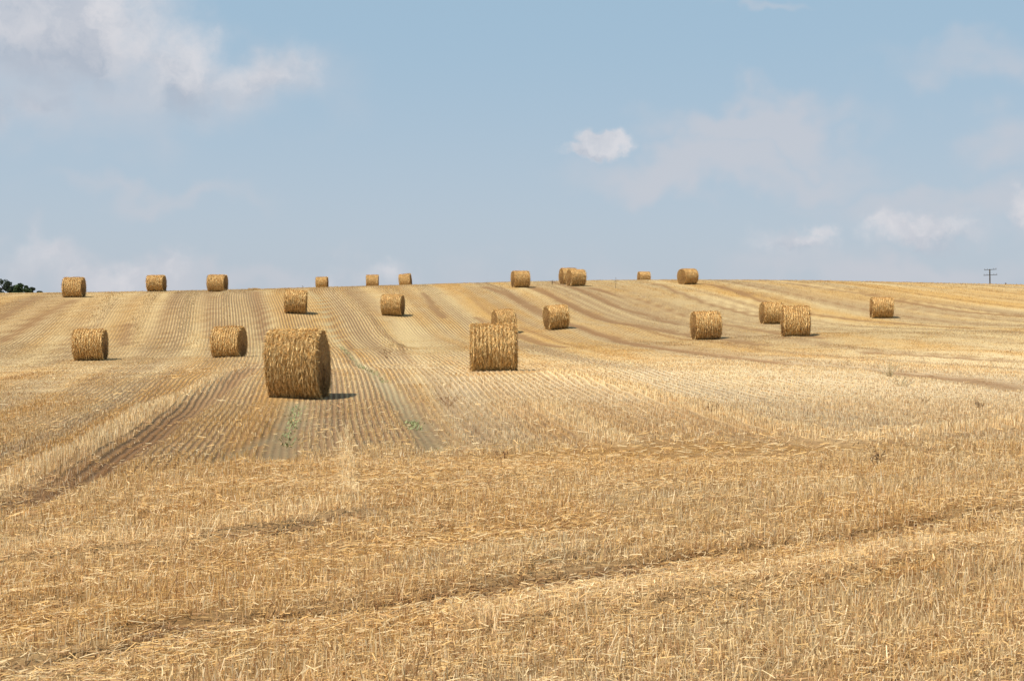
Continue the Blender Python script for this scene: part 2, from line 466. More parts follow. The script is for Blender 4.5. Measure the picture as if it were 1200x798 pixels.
def ground_state(x, y):
    s = srow(x, y); t = trow(x, y); zn = zone(x, y)
    pale, dark, bare, gold = pale_s(x, y), dark_s(x, y), bare_s(x, y), gold_s(x, y)
    # combine passes: slow changes across the rows, streaky along them
    lane = vnoise(s * 0.62, y * 0.010, 1, 4); lane = 0.5 + (lane - 0.5) * 1.7
    fine = vnoise(s * 2.2, y * 0.03 + x * 0.02, 2, 2)
    laneB = vnoise(t * 1.3, x * 0.16, 4, 3)
    ln = lane * (1 - zn) + laneB * zn
    blot = vnoise(x * 0.09, y * 0.06, 5, 3)
    patch = vnoise(x * 0.9, y * 0.45, 6, 3)
    warm = np.clip(0.52 + (ln - 0.5) * 1.9 + (blot - 0.5) * 0.9 + (patch - 0.5) * 0.9, 0, 1)
    # left hill is redder, the middle right is a greyer, thicker stand
    greyz = np.exp(-(((x - 7) / 13) ** 2 + ((y - 35) / 14) ** 2)) * (1 - zn) * sstep(x + 0.04 * (y - 28), -1.7, -0.9)
    redz = np.exp(-(((x + 25) / 14) ** 2 + ((y - 92) / 22) ** 2)) * 0.75
    col = PALE * (1 - warm)[..., None] + GOLD * warm[..., None]
    dk = np.clip((0.46 - fine) * 1.6 + (0.45 - lane) * 1.4, 0, 0.6) * (1 - zn) + np.clip((0.42 - laneB) * 2.0, 0, 0.45) * zn
    col = col * (1 - dk)[..., None] + MAUVE * dk[..., None]
    gk = np.clip(0.75 * greyz * (0.6 + 0.8 * patch), 0, 0.85)
    col = col * (1 - gk)[..., None] + GREY * gk[..., None]
    col = col * (1 - 0.5 * redz)[..., None] + np.array([0.36, 0.20, 0.085]) * (0.5 * redz)[..., None]
    for m, k, cc in ((gold, 0.6, GOLD), (pale, 0.9 - 0.5 * sstep(y, 60, 85), PALE * 1.28), (dark, 0.82, MAUVE * 0.15 + BROWN * 0.8), (bare, 0.85, SOIL * 1.15)):
        col = col * (1 - k * m)[..., None] + cc * (k * m)[..., None]
    # the edge each combine pass leaves behind: narrow broken lines between swaths
    wv = s + (vnoise(x * 0.05, y * 0.05, 61, 2) - 0.5) * 1.2
    fr = np.abs((wv / 2.9) % 1.0 - 0.5) * 2.9
    edge = (1 - sstep(fr, 0.10, 0.30)) * (1 - zn) * sstep(vnoise(wv * 0.34, y * 0.03, 62, 2), 0.35, 0.6) * sstep(y, 22, 45)
    fr2 = np.abs((wv / 2.9 + 0.28) % 1.0 - 0.5) * 2.9
    edge2 = (1 - sstep(fr2, 0.15, 0.45)) * (1 - zn) * sstep(vnoise(wv * 0.34 + 5, y * 0.03, 63, 2), 0.35, 0.6) * sstep(y, 22, 45)
    col = col * (1 - 0.55 * edge)[..., None] + (BROWN * 0.9 + MAUVE * 0.1) * (0.55 * edge)[..., None]
    col = col * (1 - 0.45 * edge2)[..., None] + PALE * 1.12 * (0.45 * edge2)[..., None]
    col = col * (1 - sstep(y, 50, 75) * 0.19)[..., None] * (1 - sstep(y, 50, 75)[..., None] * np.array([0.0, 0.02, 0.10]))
    hgt = 0.105 * (0.6 + 0.8 * patch) * (1 + (0.50 - 0.35 * zn) * pale - 0.55 * dark) * (1 - 0.38 * (1 - zn) * (1 - sstep(greyz, 0.1, 0.5)) * (1 - np.clip(pale, 0, 1))) * (1 - 0.8 * bare) * (1 - 0.25 * greyz)
    hgt = hgt * (1 - 0.35 * zn * sstep(laneB, 0.45, 0.65))
    return dict(s=s, t=t, zn=zn, col=col, h=hgt, pale=pale, dark=dark, bare=bare, lane=ln, patch=patch, grey=greyz)


def ground_z(x, y, full=True):
    z = base_z(x, y)
    near = 1 - sstep(y, 60, 110)
    z = z + (vnoise(x * 0.5, y * 0.5, 21, 3) - 0.5) * 0.10 * near + (vnoise(x * 2.5, y * 2.5, 22, 2) - 0.5) * 0.035 * (1 - sstep(y, 20, 35))
    if full:
        z = z - 0.06 * dark_s(x, y) * (1 - 0.5 * sstep(y, 40, 60)) - 0.05 * bare_s(x, y) + 0.07 * pale_s(x, y)
    return z


# ------------------------------------------------------------------ materials
def new_mat(name):
    m = bpy.data.materials.new(name); m.use_nodes = True
    m.node_tree.nodes.clear()
    return m, G(m.node_tree.nodes, m.node_tree.links)


def finish(m, g, shader):
    o = g.n.new('ShaderNodeOutputMaterial'); g.l.new(shader, o.inputs[0])
    return m


def principled(g, col, rough=0.8, normal=None, spec=0.3):
    b = g.n.new('ShaderNodeBsdfPrincipled')
    g.put(b.inputs['Base Color'], col); g.put(b.inputs['Roughness'], rough)
    g.put(b.inputs['Specular IOR Level'], spec)
    if normal: g.put(b.inputs['Normal'], normal)
    return b.outputs[0]


def bump(g, h, strength, dist):
    b = g.n.new('ShaderNodeBump'); g.put(b.inputs['Height'], h)
    b.inputs['Strength'].default_value = strength; b.inputs['Distance'].default_value = dist
    return b.outputs[0]


def straw_mat(name, transl=0.34, gain=1.0):
    m, g = new_mat(name)
    col = g.attr('tint', 'Color')
    geo = g.n.new('ShaderNodeNewGeometry').outputs['Position']
    nz = g.noise(geo, 30, 3, 0.6)
    col = g.mix(1.0, col, g.mix(nz, (0.72 * gain,) * 3, (1.22 * gain,) * 3), 'MULTIPLY')
    p = principled(g, col, 0.62, spec=0.35)
    t = g.n.new('ShaderNodeBsdfTranslucent'); g.put(t.inputs[0], col)
    mx = g.n.new('ShaderNodeMixShader'); mx.inputs[0].default_value = transl
    g.l.new(p, mx.inputs[1]); g.l.new(t.outputs[0], mx.inputs[2])
    return finish(m, g, mx.outputs[0])


ROW = 0.20     # row spacing in metres
M_straw = straw_mat('straw')
m, g = new_mat('stubble_field')
tint = g.attr('tint', 'Color'); s_ = g.attr('row'); rs = g.attr('row_strength')
geo = g.n.new('ShaderNodeNewGeometry').outputs['Position']
wave = g.math('COSINE', g.math('MULTIPLY', s_, 2 * math.pi / ROW))
wave01 = g.math('ADD', g.math('MULTIPLY', wave, 0.5), 0.5)
grain = g.noise(geo, 14, 6, 0.75)
grain2 = g.noise(geo, 2.4, 5, 0.65)
chaff = g.noise(geo, 90, 4, 0.75)
gap = g.mix(g.smooth(chaff, 0.35, 0.65), (0.16, 0.082, 0.038), (0.34, 0.215, 0.11))
gap = g.mix(0.45, gap, g.mix(1.0, tint, (0.55, 0.48, 0.42), 'MULTIPLY'))
rowc = g.mix(1.0, tint, g.mix(g.smooth(grain, 0.3, 0.7), (0.72, 0.66, 0.58), (1.22, 1.20, 1.14)), 'MULTIPLY')
f = g.math('MULTIPLY', g.smooth(wave01, 0.68, 0.2), rs)
f = g.math('MULTIPLY', f, g.smooth(grain2, 0.28, 0.55, 0.45, 1.0), clamp=True)
col = g.mix(f, rowc, gap)
hgt = g.math('ADD', g.math('MULTIPLY', g.math('MULTIPLY', wave01, rs), 0.6), g.math('ADD', g.math('MULTIPLY', grain, 0.5), g.math('MULTIPLY', chaff, 0.15)))
finish(m, g, principled(g, col, 0.9, bump(g, hgt, 0.7, 0.09), 0.15))
M_field = m

# ------------------------------------------------------------------ the field: one sheet out to the horizon
def lines(segs):
    out = [segs[0][0]]
    for a, b, st in segs:
        n = max(1, int(round((b - a) / st)))
        out += list(np.linspace(a, b, n + 1)[1:])
    return np.array(out)


grow = lambda a, n, k: [a * k ** i for i in range(1, n)]
gx_pos = lines([(0, 9, 0.15), (9, 72, 0.5)])
ext = 72 * 1.22 ** np.arange(1, 21)
gx = np.r_[-ext[::-1], -gx_pos[::-1][:-1], gx_pos, ext]
gy = np.r_[-np.array([3600, 1500, 700, 350, 180, 100, 60, 40, 28, 20, 14, 10, 7, 4, 2, 0.0]), lines([(1, 4.5, 0.5), (4.5, 24, 0.15), (24, 170, 0.5), (170, 230, 2)]), 240 * 1.13 ** np.arange(0, 23)]
GX, GY = np.meshgrid(gx, gy)
x, y = GX.ravel(), GY.ravel()
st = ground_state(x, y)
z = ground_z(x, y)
nx, ny = len(gx), len(gy)
ii = np.arange(nx * ny).reshape(ny, nx)
fc = np.c_[ii[:-1, :-1].ravel(), ii[:-1, 1:].ravel(), ii[1:, 1:].ravel(), ii[1:, :-1].ravel()]
rowst = (1 - st['zn'] * 0.85) * (1 - 0.5 * st['bare']) * (1 - 0.3 * st['dark']) * (1 - 0.6 * np.clip(st['grey'], 0, 1)) * (0.35 + 0.85 * sstep(vnoise(st['s'] * 0.6 + 9, y * 0.02, 44, 3), 0.3, 0.62))
grd = np.hypot(srow(x + .5, y) - srow(x - .5, y), srow(x, y + .5) - srow(x, y - .5))
rowst = rowst * (1 - sstep(grd, 1.9, 3.0))
rowst = rowst * (1 - 0.65 * sstep(x, 6, 26) * (1 - sstep(y, 120, 150) * 0.4)) * (1 - sstep(y, 170, 200))
soil_shade_k = (1 - 0.50 * (1 - sstep(y, 20, 48)))[:, None] * np.array([1.0, 1.0, 1.0]) - (0.10 * (1 - sstep(y, 20, 48)))[:, None] * np.array([0, 0.6, 1.0])  # near ground darkened: soil showing, plus thatch shade painted into the tint
me = mesh_np('field', np.c_[x, y, z], fc, 4, M_field, st['col'] * soil_shade_k, {'row': st['s'], 'row_strength': rowst}, smooth=True)
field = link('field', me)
tag(field, 'rolling stubble field of cut straw rising to a crest', None, None, 'structure')


# ------------------------------------------------------------------ stubble: standing stalks in their rows, and loose straw on the ground
def blades(x, y, z, h, w, yaw, lean, leandir, col, taper=0.7):
    n = len(x)
    cx, sx = np.cos(yaw) * w / 2, np.sin(yaw) * w / 2
    dx, dy = np.sin(lean) * np.cos(leandir) * h, np.sin(lean) * np.sin(leandir) * h
    dz = np.cos(lean) * h
    v = np.empty((n, 4, 3))
    v[:, 0] = np.c_[x - cx, y - sx, z]; v[:, 1] = np.c_[x + cx, y + sx, z]
    v[:, 2] = np.c_[x + dx + cx * taper, y + dy + sx * taper, z + dz]; v[:, 3] = np.c_[x + dx - cx * taper, y + dy - sx * taper, z + dz]
    c = np.repeat(col[:, None, :], 4, axis=1)
    return v.reshape(-1, 3), c.reshape(-1, 3)


bale_xy = np.array([[*px_world(b[0], b[1], b[2])[:2]] for b in BALES])


def scatter(d0, d1, dens, umax=0.41):
    area = umax * (d1 * d1 - d0 * d0)
    n = int(area * dens)
    d = np.sqrt(rng.uniform(d0 * d0, d1 * d1, n)); u = rng.uniform(-umax, umax, n)
    return u * d, d


def off_bales(x, y, r=0.62):
    k = np.ones(len(x), bool)
    for bx, by in bale_xy:
        k &= ~((np.abs(x - bx) < r) & (np.abs(y - by) < 0.22))
    return k


VS, CS = [], []


def add(v, c): VS.append(v); CS.append(c)


def standing(d0, d1, dens, wid, hk=1.0, snap=0.85, fan=1):
    x, y = scatter(d0, d1, dens)
    e = 0.15
    s = srow(x, y); sxg = (srow(x + e, y) - s) / e; syg = (srow(x, y + e) - s) / e
    t = trow(x, y); txg = (trow(x + e, y) - t) / e; tyg = (trow(x, y + e) - t) / e
    zn = zone(x, y)
    inB = rng.random(len(x)) < zn
    q = np.where(inB, t, s); qx = np.where(inB, txg, sxg); qy = np.where(inB, tyg, syg)
    g2 = qx * qx + qy * qy + 1e-6
    delta = (np.round(q / ROW) * ROW - q) + rng.normal(0, 0.012, len(x))
    k = np.where(inB, 0.55, snap) * (rng.random(len(x)) < 0.93)
    dx, dy = delta * qx / g2 * k, delta * qy / g2 * k
    lim = 0.35; mag = np.hypot(dx, dy) + 1e-9; f = np.minimum(1, lim / mag)
    x, y = x + dx * f, y + dy * f
    st = ground_state(x, y)
    keep = rng.random(len(x)) < (1 - 0.85 * st['bare']) * (1 - 0.5 * st['dark']) * np.clip(0.10 + 1.5 * st['patch'] + 0.6 * st['pale'] + 0.35 * st['grey'] - 0.75 * st['zn'] * sstep(st['lane'], 0.5, 0.7), 0.12, 1)
    keep &= off_bales(x, y)
    x, y = x[keep], y[keep]; st = {kk: vv[keep] for kk, vv in st.items()}
    n = len(x)
    z = ground_z(x, y) - 0.01
    r = rng.random(n)
    h = st['h'] * (0.55 + 0.75 * r) * hk * (1 + 0.5 * (rng.random(n) > 0.985))
    near_b = np.zeros(n)
    for bx, by in bale_xy: near_b = np.maximum(near_b, 1 - sstep(np.hypot((x - bx - 0.3) * 0.7, y - by), 0.9, 1.5))
    h = h * (1 - 0.5 * near_b * (y < 60))
    w = wid * (0.7 + 0.6 * rng.random(n))
    lean = np.abs(rng.normal(0, 0.15 + 0.30 * st['zn'], n)); ld = rng.uniform(0, 2 * np.pi, n)
    col = (st['col'] * (1 - 0.45 * st['dark'])[:, None] + np.array([0.55, 0.32, 0.14]) * (0.45 * st['dark'])[:, None]) * (0.62 + 0.78 * rng.random(n))[:, None]
    pick = rng.random(n)
    for lo, hi, cc, kk in ((0, 0.20, BROWN * 1.25, 0.75), (0.20, 0.36, PALE * 1.3, 0.65), (0.36, 0.55, GOLD * 1.1, 0.6), (0.55, 0.64, GREY * 1.15, 0.65)):
        mk = (pick >= lo) & (pick < hi)
        col[mk] = col[mk] * (1 - kk) + cc * kk * (0.8 + 0.4 * rng.random(mk.sum()))[:, None]
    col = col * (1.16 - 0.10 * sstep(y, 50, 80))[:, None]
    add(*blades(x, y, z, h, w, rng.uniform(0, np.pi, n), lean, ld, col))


standing(4.6, 11, 1500, 0.0055)
standing(11, 18, 950, 0.0065)
standing(18, 30, 560, 0.009, 0.85)
standing(30, 46, 280, 0.013, 0.62)
standing(46, 75, 150, 0.019, 0.55)
standing(75, 160, 36, 0.030, 0.48)
standing(112, 152, 7, 0.028, 1.15)
v, c = np.concatenate(VS), np.concatenate(CS)
st_o = link('stubble', mesh_np('stubble', v, np.arange(len(v)).reshape(-1, 4), 4, M_straw, c))
tag(st_o, 'short golden cut straw stalks standing in rows over the field', 'stubble', None, 'stuff')

VS, CS = [], []


def lying(d0, d1, dens, wid, length):
    x, y = scatter(d0, d1, dens)
    st = ground_state(x, y)
    e = 0.3
    clump = vnoise(x * 1.6, y * 1.6, 31, 3)
    keep = rng.random(len(x)) < np.clip(0.25 + 1.5 * (clump - 0.35) + 0.5 * st['zn'] * sstep(st['lane'], 0.4, 0.65), 0.06, 1) * (1 - 0.6 * st['bare'])
    keep &= off_bales(x, y, 0.7)
    keep &= rng.random(len(x)) < 0.25 + 0.75 * st['zn']
    x, y = x[keep], y[keep]; st = {kk: vv[keep] for kk, vv in st.items()}; n = len(x)
    tx = trow(x + e, y) - trow(x, y); ty = trow(x, y + e) - trow(x, y)
    along = np.arctan2(-tx, ty)       # along the swath
    yaw = np.where(rng.random(n) < 0.5 * st['zn'], along + rng.normal(0, 0.45, n), rng.uniform(0, np.pi, n))
    L = length * (0.35 + 1.0 * rng.random(n)); w = wid * (0.7 + 0.7 * rng.random(n))
    zc = ground_z(x, y) + 0.012 + st['h'] * 0.75 * rng.random(n) ** 1.6
    tilt = rng.normal(0, 0.16, n)
    bend = rng.normal(0, 0.14, n)
    ca, sa = np.cos(yaw), np.sin(yaw)
    nx_, ny_ = -sa * w / 2, ca * w / 2
    roll = rng.uniform(-0.8, 0.8, n) * w / 2
    v = np.empty((n, 6, 3))
    for i, tt in enumerate((-0.5, 0.0, 0.5)):
        off = bend * L * (0.25 - tt * tt)
        cx = x + ca * L * tt - sa * off; cy = y + sa * L * tt + ca * off; cz = zc + tilt * L * tt + np.abs(bend) * L * (0.25 - tt * tt) * 0.4
        v[:, i * 2] = np.c_[cx - nx_, cy - ny_, cz - roll]; v[:, i * 2 + 1] = np.c_[cx + nx_, cy + ny_, cz + roll]
    r = rng.random(n)
    col = np.where((r < 0.42)[:, None], GOLD * 1.2, np.where((r < 0.74)[:, None], PALE * 1.22, BROWN * 1.4)) * (0.7 + 0.6 * rng.random(n))[:, None]
    col = (col * 0.7 + st['col'] * 0.3) * 1.08
    VS.append(v.reshape(-1, 3)); CS.append(np.repeat(col, 6, axis=0))


lying(4.6, 11, 1800, 0.0044, 0.075)
lying(11, 18, 950, 0.0058, 0.080)
lying(18, 30, 110, 0.010, 0.13)
lying(30, 60, 12, 0.018, 0.16)
v, c = np.concatenate(VS), np.concatenate(CS)
k6 = np.arange(0, len(v), 6)
fc = np.concatenate([np.c_[k6, k6 + 1, k6 + 3, k6 + 2], np.c_[k6 + 2, k6 + 3, k6 + 5, k6 + 4]])
lo_o = link('loose_straw', mesh_np('loose_straw', v, fc, 4, M_straw, c))
tag(lo_o, 'loose broken straw lying over the stubble', 'loose straw', None, 'stuff')

# ------------------------------------------------------------------ bales
R0, W0 = 0.75, 1.30
m, g = new_mat('bale_straw')
tint = g.attr('tint', 'Color')
oc = g.n.new('ShaderNodeTexCoord').outputs['Object']
n1 = g.noise(g.vec('MULTIPLY', oc, (60, 12, 12)), 1.0, 5, 0.7)
n2 = g.noise(oc, 4, 4, 0.6)
col = g.mix(1.0, tint, g.mix(g.smooth(n1, 0.3, 0.7), (0.55, 0.49, 0.42), (1.35, 1.31, 1.24)), 'MULTIPLY')
col = g.mix(1.0, col, g.mix(n2, (0.75, 0.72, 0.7), (1.25, 1.25, 1.22)), 'MULTIPLY')
finish(m, g, principled(g, col, 0.75, bump(g, n1, 0.6, 0.03), 0.2))
M_bale = m
M_fray = M_bale
B_BODY = np.array([0.44, 0.245, 0.085]); B_LIGHT = np.array([0.88, 0.65, 0.31]); B_GOLD = np.array([0.74, 0.43, 0.135]); B_DARK = np.array([0.30, 0.155, 0.055])


def bale_radius(th, xx, seed, amp=1.0, grooves=11):
    """radius of the roll at angle th (0 = down) and place xx along the axis"""
    r = R0 + 0.022 * amp * (np.sin(2 * th + seed) + 0.6 * np.sin(3 * th + 2 * seed))
    ring = 0.5 + 0.5 * np.cos(2 * np.pi * (xx / W0) * grooves + seed + 0.35 * np.sin(th * 1.5 + seed))
    r = r - 0.020 * amp * (1 - ring) ** 2
    r = r + 0.030 * (vnoise(xx * 5 + 10, th * 3 + 5, seed, 3) - 0.5) * amp
    edge = np.clip((np.abs(xx) - (W0 / 2 - 0.05)) / 0.05, 0, 1)
    r = r - 0.028 * edge ** 2
    flat = np.cos(th)
    lim = (R0 - 0.045)
    return np.where(flat > 0, np.minimum(r, lim / np.maximum(flat, 1e-3)), r)


def make_bale_parts(seed, nfib, fw, fl, messy=0.38, groove=1.0):
    # the wound side
    nt, nxs = 96, 54
    th = np.linspace(0, 2 * np.pi, nt, endpoint=False); xs = np.linspace(-W0 / 2, W0 / 2, nxs)
    TH, XX = np.meshgrid(th, xs)
    # periodic noise: blend th with its wrap
    r = bale_radius(TH, XX, seed); r2 = bale_radius(TH - 2 * np.pi, XX, seed); wb = sstep(TH, 5.2, 2 * np.pi)
    Rr = r * (1 - wb) + r2 * wb
    v = np.c_[XX.ravel(), (-Rr * np.sin(TH)).ravel(), (R0 - 0.045 - Rr * np.cos(TH)).ravel()]
    ii = np.arange(nt * nxs).reshape(nxs, nt); jj = np.roll(ii, -1, axis=1)
    fc = np.c_[ii[:-1].ravel(), ii[1:].ravel(), jj[1:].ravel(), jj[:-1].ravel()]
    cc = B_BODY * (0.7 + 0.6 * vnoise(v[:, 0] * 14, v[:, 1] * 6 + v[:, 2] * 6, seed, 2))[:, None]
    lr = np.random.default_rng(seed * 7 + 1)
    n = nfib
    ft = lr.uniform(0, 2 * np.pi, n); fx = lr.uniform(-W0 / 2 - 0.01, W0 / 2 + 0.01, n); rim = lr.random(n) < 0.05; fx = np.where(rim, np.sign(fx) * (W0 / 2 - 0.01), fx)
    fr = bale_radius(ft, np.clip(fx, -W0 / 2, W0 / 2), seed)
    ring = 0.5 + 0.5 * np.cos(2 * np.pi * (fx / W0) * 11 + seed + 0.35 * np.sin(ft * 1.5 + seed))
    L = fl * (0.4 + 0.9 * lr.random(n)); w = fw * (0.6 + 0.8 * lr.random(n))
    sgn = np.where(lr.random(n) < 0.8, 1.0, -1.0)       # straw ends mostly hang down the near side
    sgn = np.where(np.sin(ft) > -2, sgn * np.where(np.sin(ft) > 0, -1, 1), sgn)
    skew = lr.normal(0, messy, n); lift = np.abs(lr.normal(0.08, 0.15, n))
    skew = np.where(rim, np.sign(fx) * lr.uniform(0.2, 1.3, n), skew); shag = lr.random(n) < 0.08; lift = np.where(shag, lift + 0.45, lift); L = np.where(shag, L * 1.15, L)
    # tangent (along circumference), axis, normal
    er = np.c_[np.zeros(n), -np.sin(ft), -np.cos(ft)]; et = np.c_[np.zeros(n), -np.cos(ft), np.sin(ft)] * sgn[:, None]
    ex = np.tile([1.0, 0, 0], (n, 1))
    dirv = et * (np.cos(skew) * np.cos(lift))[:, None] + ex * (np.sin(skew) * np.cos(lift))[:, None] + er * np.sin(lift)[:, None]
    side = np.cross(dirv, er); side /= np.linalg.norm(side, axis=1)[:, None] + 1e-9
    side = side * np.cos(skew * 2)[:, None] + er * np.sin(skew * 2)[:, None]
    p0 = np.c_[fx, -fr * np.sin(ft), R0 - 0.045 - fr * np.cos(ft)] + er * (0.004 + 0.012 * ring)[:, None]
    p1 = p0 + dirv * L[:, None] + np.array([0, 0, -1.0]) * (0.18 * L)[:, None]
    q = np.empty((n, 4, 3))
    q[:, 0] = p0 - side * (w / 2)[:, None]; q[:, 1] = p0 + side * (w / 2)[:, None]
    q[:, 2] = p1 + side * (w / 3)[:, None]; q[:, 3] = p1 - side * (w / 3)[:, None]
    q[:, :, 2] = np.maximum(q[:, :, 2], -0.02)
    rr = lr.random(n) * 0.75 + ring * 0.25
    fcol = np.where((rr < 0.24)[:, None], B_DARK * 1.1, np.where((rr < 0.46)[:, None], B_GOLD * 0.95, np.where((rr < 0.8)[:, None], B_LIGHT, B_LIGHT * 1.25))) * (0.55 + 0.75 * lr.random(n))[:, None]
    nv = len(v)
    V = np.concatenate([v, q.reshape(-1, 3)]); Cc = np.concatenate([cc, np.repeat(fcol, 4, axis=0)])
    Fc = np.concatenate([fc, nv + np.arange(4 * n).reshape(-1, 4)])
    side_me = mesh_np('wound_side', V, Fc, 4, M_bale, Cc, smooth=False)
    ends = []
    for sg in (-1, 1):
        nr = 22
        rad = np.linspace(0.02, 1, nr)
        TH2, RD = np.meshgrid(th, rad)
        Re = bale_radius(TH2, np.full(TH2.shape, sg * W0 / 2), seed); Re2 = bale_radius(TH2 - 2 * np.pi, np.full(TH2.shape, sg * W0 / 2), seed)
        Re = Re * (1 - sstep(TH2, 5.2, 2 * np.pi)) + Re2 * sstep(TH2, 5.2, 2 * np.pi)
        spiral = 0.5 + 0.5 * np.cos(2 * np.pi * (RD * 9) - TH2)
        out = 0.035 * (1 - RD ** 4) + 0.014 * spiral + 0.03 * (vnoise(RD * 9 + 3, TH2 * 2.5 + 3, seed + 3, 2) - 0.5) * (RD < 0.97)
        rrr = Re * RD * 0.995
        vx = sg * (W0 / 2 - 0.006 + out * np.clip((1 - RD) * 12, 0, 1))
        ve = np.c_[vx.ravel(), (-rrr * np.sin(TH2)).ravel(), (R0 - 0.045 - rrr * np.cos(TH2)).ravel()]
        ie = np.arange(nt * nr).reshape(nr, nt); je = np.roll(ie, -1, axis=1)
        fe = np.c_[ie[:-1].ravel(), je[:-1].ravel(), je[1:].ravel(), ie[1:].ravel()]
        if sg < 0: fe = fe[:, ::-1]
        # hub closes the middle
        ce = (0.55 * B_BODY * (0.5 + 0.9 * spiral.ravel())[:, None]) * (0.8 + 0.4 * vnoise(ve[:, 1] * 12, ve[:, 2] * 12, seed, 2))[:, None]  # weathered ends, darkened further with shade put into their colour
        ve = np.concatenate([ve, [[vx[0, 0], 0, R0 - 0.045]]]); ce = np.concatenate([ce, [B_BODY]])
        hub = len(ve) - 1
        n2 = nfib // 4
        a = lr.uniform(0, 2 * np.pi, n2); rd = np.sqrt(lr.uniform(0.0, 1, n2)) * 0.97
        rb = bale_radius(a, np.full(n2, sg * W0 / 2), seed) * rd
        er = np.c_[np.zeros(n2), -np.sin(a), -np.cos(a)]; et = np.c_[np.zeros(n2), -np.cos(a), np.sin(a)]
        nrm = np.tile([float(sg), 0, 0], (n2, 1))
        sk = lr.normal(0, 0.5, n2); lf = np.abs(lr.normal(0.1, 0.2, n2))
        dv_ = et * (np.cos(sk) * np.cos(lf))[:, None] + er * (np.sin(sk) * np.cos(lf))[:, None] + nrm * np.sin(lf)[:, None]
        L = fl * 0.75 * (0.4 + 0.9 * lr.random(n2)); w = fw * (0.6 + 0.8 * lr.random(n2))
        p0 = np.c_[np.full(n2, sg * (W0 / 2 + 0.028)), -rb * np.sin(a), R0 - 0.045 - rb * np.cos(a)]
        p1 = p0 + dv_ * L[:, None]
        rl = np.hypot(p1[:, 1], p1[:, 2] - (R0 - 0.045)); ks = np.minimum(1, (R0 * 1.01) / rl)
        p1[:, 1] *= ks; p1[:, 2] = (p1[:, 2] - (R0 - 0.045)) * ks + (R0 - 0.045)
        sd_ = np.cross(dv_, nrm); sd_ /= np.linalg.norm(sd_, axis=1)[:, None] + 1e-9
        q = np.empty((n2, 4, 3))
        q[:, 0] = p0 - sd_ * (w / 2)[:, None]; q[:, 1] = p0 + sd_ * (w / 2)[:, None]; q[:, 2] = p1 + sd_ * (w / 3)[:, None]; q[:, 3] = p1 - sd_ * (w / 3)[:, None]
        q[:, :, 2] = np.maximum(q[:, :, 2], -0.02)
        rr = lr.random(n2)
        fcol = np.where((rr < 0.35)[:, None], B_DARK * 0.9, np.where((rr < 0.75)[:, None], B_GOLD * 0.62, B_LIGHT * 0.62)) * (0.75 + 0.5 * lr.random(n2))[:, None]  # end fibres carry the same painted shade
        hubf = np.c_[np.full(nt // 2, hub), np.arange(0, nt, 2), np.arange(1, nt, 2), np.roll(np.arange(0, nt, 2), -1)]
        if sg < 0: hubf = hubf[:, ::-1]
        nv = len(ve)
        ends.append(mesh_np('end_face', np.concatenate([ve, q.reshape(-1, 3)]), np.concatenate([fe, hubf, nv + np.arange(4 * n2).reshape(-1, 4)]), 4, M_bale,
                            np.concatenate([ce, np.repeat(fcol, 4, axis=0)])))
    return side_me, ends


kinds = {6: make_bale_parts(3, 42000, 0.0070, 0.105, 0.75), 18: make_bale_parts(8, 24000, 0.009, 0.11, 0.5)}
shared = [make_bale_parts(s, 9000, 0.012, 0.12) for s in (12, 17, 23)]
for i, (px, row, d, yaw, lean, label) in enumerate(BALES):
    bx, by, bz = px_world(px, row, d)
    side_me, ends = kinds.get(i) or shared[(i * 2 + i // 3) % 3]
    yr = math.radians(yaw)
    ax, ay = math.cos(yr), math.sin(yr)
    zl, zr = float(ground_z(np.array([bx - ax * 0.55]), np.array([by - ay * 0.55]))[0]), float(ground_z(np.array([bx + ax * 0.55]), np.array([by + ay * 0.55]))[0])
    root = bpy.data.objects.new('round_bale', None); C.objects.link(root)
    root.empty_display_size = 0.3
    root.location = (bx, by, (zl + zr) / 2 - (0.035 if d < 50 else 0.02))
    tilt = -math.atan2(zr - zl, 1.1) + math.radians(lean) * 0.9
    root.rotation_euler = (0, tilt, yr)
    r_ = random.Random(i)
    k = 1 + r_.uniform(-0.02, 0.025)
    root.scale = ({17: 0.85, 19: 0.88}.get(i) or k * r_.uniform(0.92, 1.0), k * r_.uniform(0.99, 1.06), k * r_.uniform(0.93, 1.0))
    if i in (6,): root.scale = (0.83, 1.02, 1.03)
    tag(root, label, 'straw bale', 'round straw bales scattered over the field')
    link('wound_side', side_me, root)
    for em in ends: link('end_face', em, root)


# ------------------------------------------------------------------ utility pole on the far side of the crest
class MB:
    def __init__(s): s.v, s.f = [], []

    def tube(s, p0, p1, r0, r1, n=8):
        p0, p1 = Vector(p0), Vector(p1); d = (p1 - p0).normalized()
        a = d.orthogonal().normalized(); b = d.cross(a); k = len(s.v)
        for p, r in ((p0, r0), (p1, r1)):
            for i in range(n):
                t = 2 * math.pi * i / n
                s.v.append(p + a * r * math.cos(t) + b * r * math.sin(t))
        for i in range(n): s.f.append((k + i, k + (i + 1) % n, k + n + (i + 1) % n, k + n + i))
        s.f.append(tuple(k + i for i in range(n))[::-1]); s.f.append(tuple(k + n + i for i in range(n)))

    def box(s, c, size, rot=None):
        k = len(s.v); c = Vector(c)
        for sx in (-1, 1):
            for sy in (-1, 1):
                for sz in (-1, 1):
                    p = Vector((sx * size[0] / 2, sy * size[1] / 2, sz * size[2] / 2))
                    if rot: p = rot @ p
                    s.v.append(c + p)
        for q in ((0, 1, 3, 2), (4, 6, 7, 5), (0, 4, 5, 1), (2, 3, 7, 6), (0, 2, 6, 4), (1, 5, 7, 3)): s.f.append(tuple(k + i for i in q))

    def build(s, name, mat, parent=None, loc=(0, 0, 0)):
        me = bpy.data.meshes.new(name); me.from_pydata([tuple(p) for p in s.v], [], s.f); me.materials.append(mat); me.update()
        return link(name, me, parent, loc)


